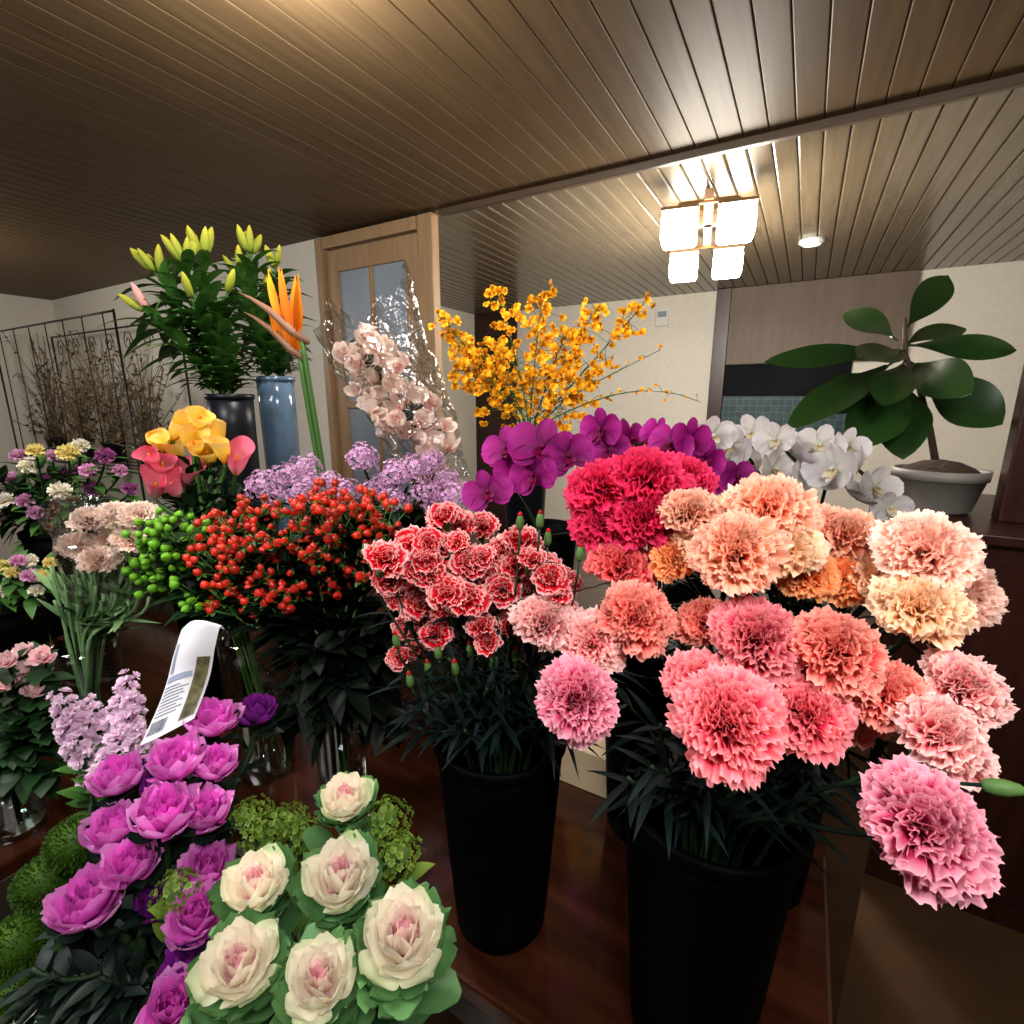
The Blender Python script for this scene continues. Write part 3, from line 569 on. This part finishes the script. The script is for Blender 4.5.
def strel(px,py,d,label,tip,tall=1):
    h=P(px,py,d); tp=P(*tip,d); b,rm=G3.slot(h); root=thing('bird_of_paradise',label,'flower',b)
    pp=spath(b,rm,h,V((-.1,0,1)).normalized()); mb=MB(); mb.tube([p-b for p in pp],.0075,8); ob('stem',mb.mesh('stem','leaf_mid'),root)
    d0=tp-h; mb=MB(); mb.tube([h-b-d0*.1,h-b+d0*.15,h-b+d0*.5+V((0,0,.012)),h-b+d0*.8+V((0,0,.008)),tp-b],[.008,.013,.010,.005,.0008],8,.6); ob('spathe',mb.mesh('spathe','spathe'),root)
    mb=MB()
    for k in range(8):
        dv=V((-.5+.12*k+U(-.05,.05),U(-.2,.2),1)); dv=(dv).normalized(); mb.leaf(h-b+d0*(.06+.04*(7-k)),dv,.15*tall*U(.75,1.1),.0115,0,.5,side=dv.cross(tocam(h)),twist=U(-.5,.5))
    ob('sepals',mb.mesh('sepals','strelitzia'),root)
    mb=MB(); mb.leaf(h-b+d0*.2,V((-.5,0,1)),.08*tall,.006,0,.5); ob('tongue',mb.mesh('tongue','strelitzia_blue'),root)
strel(302,338,1.4,'orange bird of paradise flower with upright petals',(238,292),1.05)
strel(300,356,1.42,'second bird of paradise half hidden behind the first',(244,312),.6)
# ---------------- lilac clusters ------------
J1=Vase('flower_bucket',(-1.02,1.08),RZ,.22,.08,'black bucket holding the lilac statice')
for i,(x,y) in enumerate([(262,485),(285,478),(305,468),(328,482),(300,492),(345,492),(362,458),(378,488),(395,474),(415,468),(432,462),(445,480),(425,492),(455,495),(338,505),(395,500),(275,498),(310,485),(440,505)]):
    h=P(x,y,1.2+U(-.06,.06)); flower('statice','lilac statice stem in the row above the red berries','flower',J1,h,headax(J1,h,.3,.8,.5),U(.03,.042),[('flower_cluster',random.choice(LIL),1)],leaf=(4,.05,.01,.2,.3,.9),leafmat='leaf_dark',group='lilac statice stems',off=.3)
# ---------------- hypericum -----------------
def hyper(v,px,py,d,col,label,group,n=15,rb=.0095,sp=.05):
    h=P(px,py,d); ax=headax(v,h,.1,.9,.4); b,rm=v.slot(h); root=thing('berry_stem',label,'berries',b,group)
    pp=spath(b,rm,h,ax); mb=MB(); mb.tube([p-b for p in pp],.0024,5); be=[]
    for i in range(n):
        p=pp[-1].lerp(pp[-3],U(0,1)); e=h+V((U(-1,1),U(-1,1),U(-.6,.9)))*sp; mb.tube([p-b,p.lerp(e,.6)-b,e-b],.0012,4)
        dv=(e-p).normalized(); be.append((e,dv))
        for k in range(3): mb.leaf(e-b-dv*rb*.6,(dv*.4+V((U(-1,1),U(-1,1),U(-1,1)))),.015,.0055,0,nu=2)
    ob('twigs',mb.mesh('twigs','leaf_mid'),root)
    for e,dv in be: ob('berry',BERRY[col],root,e-b,(dv+V((0,0,.5))),rb*U(.75,1.12))
    mb=MB(); leaves_on(mb,pp,b,(20,.065,.016,.3,.05,1.0)); ob('leaves',mb.mesh('leaves','leaf_shaded' if col=='red' else 'leaf_dark'),root)  # leaves of the red stems get the green with shade painted in
p=Pz(345,800,TZ); EV=Vase('glass_vase',(p.x,p.y),TZ,.28,.05,'slim glass vase in shadow under the red berries',mat='glass',rb=.95,cat='vase')
for x,y in[(215,560),(232,530),(240,580),(255,548),(262,515),(275,575),(285,540),(300,518),(300,590),(315,556),(330,525),(338,580),(350,548),(362,515),(376,540),(384,522),(225,600),(270,600),(365,575),(320,500),(245,555),(345,515),(210,535),(370,510)]:
    hyper(EV,x,y,.95+U(-.05,.05),'red','stem of shiny red berries above the dark glass vase','red berry stems',n=21,rb=.0077,sp=.040)
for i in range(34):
    h=P(U(280,410),U(590,720),.92+U(-.07,.05)); flower('leafy_branch','dark leafy twig in the shadow under the red berries','foliage',EV,h,V((U(-.7,.7),U(-.7,.3),.5)),.02,[],leaf=(14,.06,.015,.3,.0,1),leafmat='leaf_shaded',smat='leaf_shaded',group='dark twigs under the red berries')  # near-black green paints the shade below the berries into these leaves
p=Pz(268,768,TZ); GV=Vase('glass_vase',(p.x,p.y),TZ,.315,.064,'clear cylinder vase of stems right of the printed card',rb=.88,mat='glass',cat='vase')
for x,y in[(150,545),(165,570),(178,540),(190,575),(150,575),(200,595),(165,530)]:
    hyper(GV,x,y,1.0+U(-.04,.04),'green','stem of bright green berries left of the red ones','green berry stems',n=15,rb=.0085,sp=.04)
# ---------------- callas --------------------
K1=Vase('flower_bucket',at(205,560,1.22),TZ,.46,.085,'black bucket under the yellow and pink calla lilies')
for x,y,r,c,l in[(180,426,20,'y','yellow calla lily at the top left of the calla bunch'),(200,420,21,'y','yellow calla lily at the top of the calla bunch'),(158,440,18,'y','pale yellow calla lily at the left of the calla bunch'),(217,430,19,'y','yellow calla lily at the right of the calla bunch'),
  (163,466,22,'p','large pink calla lily low at the left of the bunch'),(184,476,20,'p','pink calla lily low in the middle of the bunch'),(237,460,20,'p','pink calla lily standing at the right of the bunch'),(193,443,20,'y','small yellow calla lily below the top ones'),(174,448,18,'y','yellow calla lily in the left middle of the bunch'),(208,453,19,'y','yellow calla lily low at the right above the pink one'),(156,486,18,'p','small pink calla lily lowest at the left'),(172,486,17,'p','small pink calla lily below the large pink one'),(222,448,17,'y','small yellow calla lily beside the standing pink one'),(150,456,17,'p','small pink calla lily at the far left of the bunch')]:
    h=P(x,y,1.2+U(-.03,.03)); me=CLY if c=='y' else CLP
    flower('calla_lily',l,'flower',K1,h,headax(K1,h,.9,.7,.4)+V((U(-.4,.4),U(-.4,.4),0)),r*1.2/F*1.0,[('spathe',me,1),('spadix',SPX,1)],sr=.005,off=.9,smat='leaf_mid')
for i in range(12):
    h=P(U(145,255),U(450,520),1.24); flower('leafy_branch','dark leafy branch below the calla lilies','foliage',K1,h,V((U(-.6,.6),U(-.6,.2),.7)),.02,[],leaf=(12,.07,.017,.3,.2,1),leafmat='leaf_dark',group='leafy branches below the calla lilies')
# ---------------- left table ----------------
M1=Vase('flower_bucket',at(70,560,1.42),TZ,.42,.09,'black bucket at the left holding pompon chrysanthemums')
for x,y,c in[(12,478,'pink'),(30,465,'white'),(52,455,'pink'),(70,470,'plum'),(88,470,'pink'),(60,490,'white'),(25,500,'pink'),(105,455,'plum'),(80,445,'white'),(45,480,'plum'),(5,500,'white'),(120,470,'pink'),(8,520,'pink'),(92,488,'plum'),(35,450,'yellow'),(68,452,'yellow'),(130,488,'plum'),(18,455,'pink'),(35,512,'pink'),(50,500,'plum')]:
    h=P(x,y,1.35+U(-.1,.1)); nm={'pink':'pink','white':'white','plum':'plum coloured','yellow':'yellow'}[c]
    flower('chrysanthemum',nm+' pompon chrysanthemum in the bunch at the left edge','flower',M1,h,headax(M1,h,.5,.6,.5),U(.02,.028),[('bloom',MUM[c],1)],leaf=(9,.06,.014,.3,.2,1),leafmat='leaf_mid',group=nm+' pompon chrysanthemums',off=.25)
for i in range(20):
    h=P(U(-10,150),U(470,570),1.38); flower('leafy_branch','leafy green branch among the chrysanthemums','foliage',M1,h,V((U(-.6,.6),U(-.8,.2),.7)),.02,[],leaf=(16,.075,.016,.3,.1,1),leafmat=random.choice(['leaf_dark','leaf_mid']),group='leafy branches among the chrysanthemums')
p=Pz(98,735,TZ); N1=Vase('glass_vase',(p.x,p.y),TZ,.24,.07,'clear vase full of pale green stems under the cream carnations',rb=.9,mat='glass',cat='vase')
for x,y,l in[(90,520,'left top'),(118,515,'right top'),(105,540,'centre'),(78,545,'left low'),(132,540,'right low'),(140,515,'far right'),(100,560,'low middle')]:
    h=P(x,y,1.05+U(-.03,.03)); flower('striped_carnation','cream carnation with dusky stripes wrapped in cellophane, '+l+' of its bunch','flower',N1,h,headax(N1,h,.4,.8,.3),.038,[('bloom',random.choice(CARN['striped']),1),('calyx',CALYX,.8)],sr=.0035,leaf=(6,.09,.007,.1,.0,.8),leafmat='leaf_mid')
for i in range(30):
    h=P(U(50,150),U(560,600),1.05); flower('grass_blade','pale green blade below the cream striped carnations','foliage',N1,h,V((U(-.2,.2),U(-.2,.2),1)),.01,[],sr=.0035,smat='shoot',leaf=(2,.10,.008,.05,.3,.7),leafmat='shoot',group='pale green blades in the clear vase')
sleeve('cellophane_sleeve','clear cellophane sleeve around the cream striped carnations',P(102,600,1.05),P(104,500,1.05),.06,.11,4)
O1=Vase('flower_bucket',at(10,640,1.2),TZ,.3,.075,'black bucket at the left edge holding tiny yellow and white pompons')
for x,y,c in[(12,572,'yellow'),(28,560,'white'),(42,575,'yellow'),(22,585,'white'),(5,590,'white'),(50,562,'yellow'),(36,590,'white'),(2,565,'yellow'),(18,560,'pink'),(30,575,'pink')]:
    h=P(x,y,1.15+U(-.04,.04)); flower('small_pompon','small pale pompon flower at the left edge below the chrysanthemums','flower',O1,h,headax(O1,h,.5,.7,.4),U(.015,.02),[('bloom',MUM[c],1)],leaf=(7,.05,.012,.3,.2,1),leafmat='leaf_mid',group='small pale pompons',off=.25)
p=Pz(18,828,TZ); Q1=Vase('glass_vase',(p.x,p.y),TZ,.14,.05,'short clear vase of pale pink roses at the left edge',rb=.9,mat='glass',cat='vase')
for x,y,l in[(5,660,'leftmost'),(25,668,'middle'),(42,656,'right, highest'),(10,684,'lower left'),(34,690,'lower right'),(22,650,'upper middle')]:
    h=P(x,y,.86+U(-.03,.03)); flower('small_rose','small pale pink rose in the short vase, '+l,'flower',Q1,h,headax(Q1,h,.5,.8,.3)+V((U(-.4,.4),U(-.4,.4),0)),U(.015,.02),[('bloom',ROSE,1)],leaf=(12,.05,.016,.3,.15,.95),leafmat='leaf_dark',off=.4)
for i in range(10):
    h=P(U(-5,60),U(690,770),.86); flower('leafy_branch','dark leafy twig below the pale pink roses','foliage',Q1,h,V((U(-.6,.6),U(-.6,.3),.6)),.02,[],leaf=(12,.055,.016,.3,.2,1),leafmat='leaf_dark',group='dark twigs below the pale roses')
# ---------------- bench: stock, kale --------
R1=Vase('flower_bucket',at(110,870,.72),BZ,.42,.08,'black bucket on the low bench holding lilac stock')
for x,y in[(75,738),(95,722),(90,765),(116,748),(112,780),(130,720),(140,748),(70,715),(125,700)]:
    h=P(x,y,.76+U(-.03,.03)); flower('stock_flower','pale lilac stock stem left of the printed card','flower',R1,h,headax(R1,h,.1,1,.2)+V((U(-.3,.3),U(-.3,.3),0)),.022,[('flower_cluster',random.choice(STK),1)],leaf=(7,.06,.01,.3,.2,.8),leafmat='leaf_mid',group='pale lilac stock stems',off=1)
S1=Vase('flower_bucket',at(165,960,.58),BZ,.40,.09,'black bucket on the low bench holding magenta kale')
for x,y,r,d,c,l in[(175,762,30,.62,'m','top middle'),(120,777,27,.63,'m','upper left'),(165,813,33,.58,'m','large, in the centre'),(207,812,26,.60,'m','right of the large centre one'),(114,828,27,.60,'m','left of the large centre one'),(132,863,28,.57,'m','below the left one'),
  (86,902,34,.54,'m','large, far left'),(205,870,28,.58,'m','right, beside the white kale'),(198,915,30,.54,'m','low right'),(215,764,23,.64,'m','small, upper right'),(212,720,26,.68,'m','highest'),(258,712,20,.72,'p','dark purple, beside the glass vase'),(190,965,28,.52,'p','dark purple, near the bottom'),(172,1006,32,.48,'m','at the bottom edge'),(160,785,20,.63,'p','dark purple, tucked behind the centre'),(160,900,24,.58,'p','dark purple, in the gap at the centre')]:
    h=P(x,y,d); flower('ornamental_kale',('magenta' if c=='m' else 'violet')+' ornamental kale head, '+l,'flower',S1,h,headax(S1,h,.45,.6,.5),r*d/F*1.0,[('head',random.choice(KM if c=='m' else KP),1),('outer_leaves',KMG,1)],sr=.005,leaf=(6,.06,.012,.3,.3,.95),leafmat='dark_kale')
T1=Vase('flower_bucket',at(325,1040,.46),BZ,.42,.085,'black bucket on the low bench holding white kale')
for x,y,r,d,l in[(345,798,29,.56,'smallest and highest'),(255,884,36,.48,'left middle, pink hearted'),(340,876,41,.47,'in the centre of the bunch'),(404,936,48,.41,'at the right, widest open'),(239,963,43,.41,'low at the left'),(320,980,41,.40,'low in the middle, blush centred')]:
    h=P(x,y,d); flower('ornamental_kale','cream white ornamental kale head with green outer leaves, '+l,'flower',T1,h,headax(T1,h,.45,.9,.3),r*d/F*.9,[('head',random.choice(KW),1),('outer_leaves',random.choice(KG),1.0)],sr=.006,leaf=(8,.06,.018,.1,.4,.9,1),leafmat='kale_green')
for x,y,r,d,l in[(75,843,33,.62,'highest'),(44,882,33,.62,'second from top'),(66,872,26,.68,'half hidden behind the others'),(16,944,35,.58,'at the left edge'),(44,924,29,.62,'third from top'),(14,996,28,.56,'lowest, in the corner')]:
    h=P(x,y,d); flower('green_dianthus','fuzzy moss green dianthus ball left of the magenta kale, '+l,'flower',R1,h,headax(R1,h,.5,.6,.5),r*d/F*.82,[('bloom',FUZZ,1)],leaf=(6,.06,.007,.3,.2,.9),leafmat='leaf_mid',off=.6)
for x,y,d in[(265,832,.6),(285,822,.62),(395,855,.52),(180,890,.55),(300,838,.6),(250,815,.62),(388,818,.56)]:
    h=P(x,y,d); flower('bupleurum','sprig of tiny lime green florets among the kale heads','flower',T1 if x>230 else S1,h,V((U(-.2,.2),U(-.3,.1),1)),.026,[('flower_cluster',random.choice(LIM),1)],leaf=(7,.045,.013,.2,.3,1),leafmat='lime',group='lime green sprigs among the kale',off=.3)
for i in range(16):
    h=P(U(20,130),U(960,1050),.53); flower('leafy_branch','dark thin leaved branch in the bottom left corner','foliage',S1,h,V((U(-.8,.2),U(-.6,.2),.6)),.02,[],leaf=(14,.05,.0065,.3,.1,1),leafmat='dark_kale',group='dark leaf branches in the bottom left corner')
# printed card
c=P(180,678,.66); X=RM@V((1,0,0)); Yv=RM@V((0,1,0)); Z=RM@V((0,0,1)); W_=54*.66/F; H_=108*.66/F
def cardpt(x,y,lift=0):
    sx=(x-.5)*W_*(1-.3*y)+(y-.5)*H_*.24
    yy=y if y<.8 else .8+.2*math.sin((y-.8)/.2*PI*.75)/1.0*.7
    zz=.0 if y<.6 else -.03*((y-.6)/.4)**2
    sy=(yy-.5)*H_+(x-.5)*W_*.5*(1-y)+.012*math.sin(PI*x)*y
    return X*sx+Yv*sy+Z*(.014*math.sin(PI*x)+zz-.02*math.sin(PI*y)+lift)
mb=MB(); mb.grid(lambda u,v:(cardpt(v,u),.5),18,10); t=thing('printed_card','white folded printed care card with barcode stuck among the kale','card',c); ob('sheet',mb.mesh('sheet','paper'),t)
def patch(mb,x0,x1,y0,y1):
    mb.grid(lambda u,v:(cardpt(x0+(x1-x0)*v,y0+(y1-y0)*u,.0010),.5),3,5)
rs=random.Random(3); x=.08; mb=MB()
while x<.5:
    w=rs.choice([.008,.014,.02]); patch(mb,x,x+w,.05,.15); x+=w+rs.choice([.01,.016])
ob('barcode',mb.mesh('barcode','ink'),t)
mb=MB()
for k in range(9): patch(mb,.08,.08+rs.uniform(.4,.62),.18+k*.028,.187+k*.028)
ob('printed_lines',mb.mesh('printed_lines','ink'),t)
for q,mt in(((.74,.96,.06,.62),'picture_print'),((.08,.70,.45,.50),'ink_pale'),((.1,.2,.53,.78),'ink_pale')):
    mb=MB(); patch(mb,*q); ob('printed_block',mb.mesh('printed_block',mt),t)
# ---------------- potted plant --------------
PD=1.62
pc=P(936,490,PD); t=thing('potted_plant','large potted plant with broad dark glossy leaves on the right cabinet','potted plant',(pc.x,pc.y,KZ)); b=V(t.location)
zr=P(936,468,PD).z-KZ; mb=MB(); mb.lathe([(0,0),(.085,0),(.095,.01),(.118,zr-.03),(.124,zr-.03),(.126,zr),(.113,zr),(.11,zr-.03),(0,zr-.03)],40); ob('pot',mb.mesh('pot','pot'),t)
mb=MB(); mb.lathe([(0,zr+.03),(.05,zr+.022),(.085,zr+.006),(.111,zr-.014)],24); ob('soil',mb.mesh('soil','soil'),t)
tr=[V((0,0,zr-.03)),P(930,430,PD)-b,P(920,390,PD)-b,P(905,355,PD)-b,P(905,318,PD)-b]
mb=MB(); mb.tube(tr,[.011,.010,.009,.008,.006],8); ob('trunk',mb.mesh('trunk','trunk'),t)
for (x0,y0),(x1,y1),w,dd,tw in[((905,345),(1012,350),.042,0,.2),((900,350),(770,362),.046,.1,.2),((897,360),(792,425),.055,-.12,.1),((915,372),(998,422),.075,-.08,0),((905,330),(946,277),.05,.1,.3),((897,340),(848,312),.05,.2,.2),((905,380),(858,448),.075,-.15,0),((905,360),(885,404),.055,-.22,0),((910,362),(968,392),.06,-.2,.3),((900,372),(822,408),.07,.05,-.1),((905,350),(860,360),.055,-.22,0),((903,345),(960,328),.05,.1,-.2),((900,375),(903,455),.07,-.1,0)]:
    p0=P(x0,y0,PD)-b; p1=P(x1,y1,PD+dd)-b; d=p1-p0; mb=MB(); mb.tube([p0,p0.lerp(p1,.12)],.004,5)
    sd=d.cross(tocam(P(x1,y1,PD))+V((0,0,.5)))
    mb.leaf(p0+d*.1,d,d.length*.95,w*1.05,.0,.22,nu=14,prof=2,twist=tw,wav=.07,side=sd); ob('leaf',mb.mesh('leaf','ficus'),t)
# ---------------- rack with dried flowers ---
y=1.9; L0=Py(22,330,y).x; L1=Py(150,330,y).x; top=Py(120,318,y).z
t=thing('plant_rack','black metal rack against the back wall at the far left','rack',((L0+L1)/2,y,0)); cx=(L0+L1)/2; hw=(L1-L0)/2
for sx in(-1,1):
    for yy in(-.2,.2):
        mb=MB(); mb.tube([(sx*hw,yy,0),(sx*hw,yy,top)],.008); ob('post',mb.mesh('post','black_metal'),t)
for z in(.5,1.05):
    mb=MB()
    for yy in(-.2,-.1,0,.1,.2): mb.tube([(-hw,yy,z),(hw,yy,z)],.006)
    for sx in(-1,0,1): mb.tube([(sx*hw,-.2,z),(sx*hw,.2,z)],.006)
    ob('shelf',mb.mesh('shelf','black_metal'),t)
for yy in(-.2,.2):
    mb=MB(); mb.tube([(-hw,yy,top-.01),(hw,yy,top-.01)],.007); ob('rail',mb.mesh('rail','black_metal'),t)
for k in range(7):
    x=-hw+2*hw*(k+.5)/7; mb=MB(); mb.tube([(x,-.2,1.05),(x,-.2,top-.01)],.004,5); ob('wire',mb.mesh('wire','black_metal'),t)
    mb=MB(); mb.tube([(x+.08*math.cos(a/10*2*PI*1.5)*(1-a/12),.2,top-.12+.09*math.sin(a/10*2*PI*1.5)*(1-a/12)) for a in range(11)],.004,5)
    ob('scroll',mb.mesh('scroll','black_metal'),t)
for k,ll in enumerate(['leftmost','second from left','third from left','rightmost']):
    x=cx-hw+2*hw*(k+.5)/4; dv=Vase('plant_pot',(x,y),1.06,.16,.08,'dark pot on the metal rack, '+ll,mat='grey_vase',cat='pot')
    r=thing('dried_bunch','tangled dried brown stems on the metal rack, '+ll,'dried flowers',(x,y,1.08)); mb=MB(); zt=(top-1.08)*(1,.8,.95,.85)[k]
    for i in range(75):
        e=V((U(-.34,.34),U(-.2,.2),U(.15,1.0)*zt)); m_=V((e.x*.35+U(-.1,.1),e.y*.3,e.z*.6)); mb.tube([(U(-.04,.04),U(-.04,.04),0),m_,e],.0026,4)
        for q in range(4): mb.leaf(m_.lerp(e,U(.0,1)),V((U(-1,1),U(-1,1),U(-.5,1))),.06,.013,.3,nu=3)
    ob('stems',mb.mesh('stems','dried'),r)
# ---------------- lights --------------------
def light(kind,loc,e,c=(1,1,1),size=.1,aim=None,sy=None):
    l=bpy.data.lights.new('lamp',kind); l.energy=e; l.color=c; o=bpy.data.objects.new('lamp',l); COL.objects.link(o); o.location=loc
    if kind=='AREA':
        l.size=size
        if sy: l.shape='RECTANGLE'; l.size_y=sy
    else: l.shadow_soft_size=size
    if aim: o.rotation_euler=(V(aim)-V(loc)).to_track_quat('-Z','Y').to_euler()
    return o
light('AREA',(.40,-.22,2.35),25,(1,.98,.95),.55,(.05,.65,1.25),.45)
light('AREA',(-1.15,-.40,2.35),27,(1,.98,.95),.55,(-.9,.65,1.15),.45)
light('POINT',Pz(280,-10,2.37),38,(1,.96,.9),.06)  # added light without a fixture, imitates a flare on the ceiling
light('POINT',(lc.x,lc.y,2.0),52,(1,.94,.84),.15)
light('POINT',(-4.6,.6,2.1),38,(1,.95,.86),.15)
w=bpy.data.worlds.new('world'); SC.world=w; w.use_nodes=True; w.node_tree.nodes['Background'].inputs[0].default_value=(.9,.88,.86,1); w.node_tree.nodes['Background'].inputs[1].default_value=.02
SC.view_settings.view_transform='Standard'
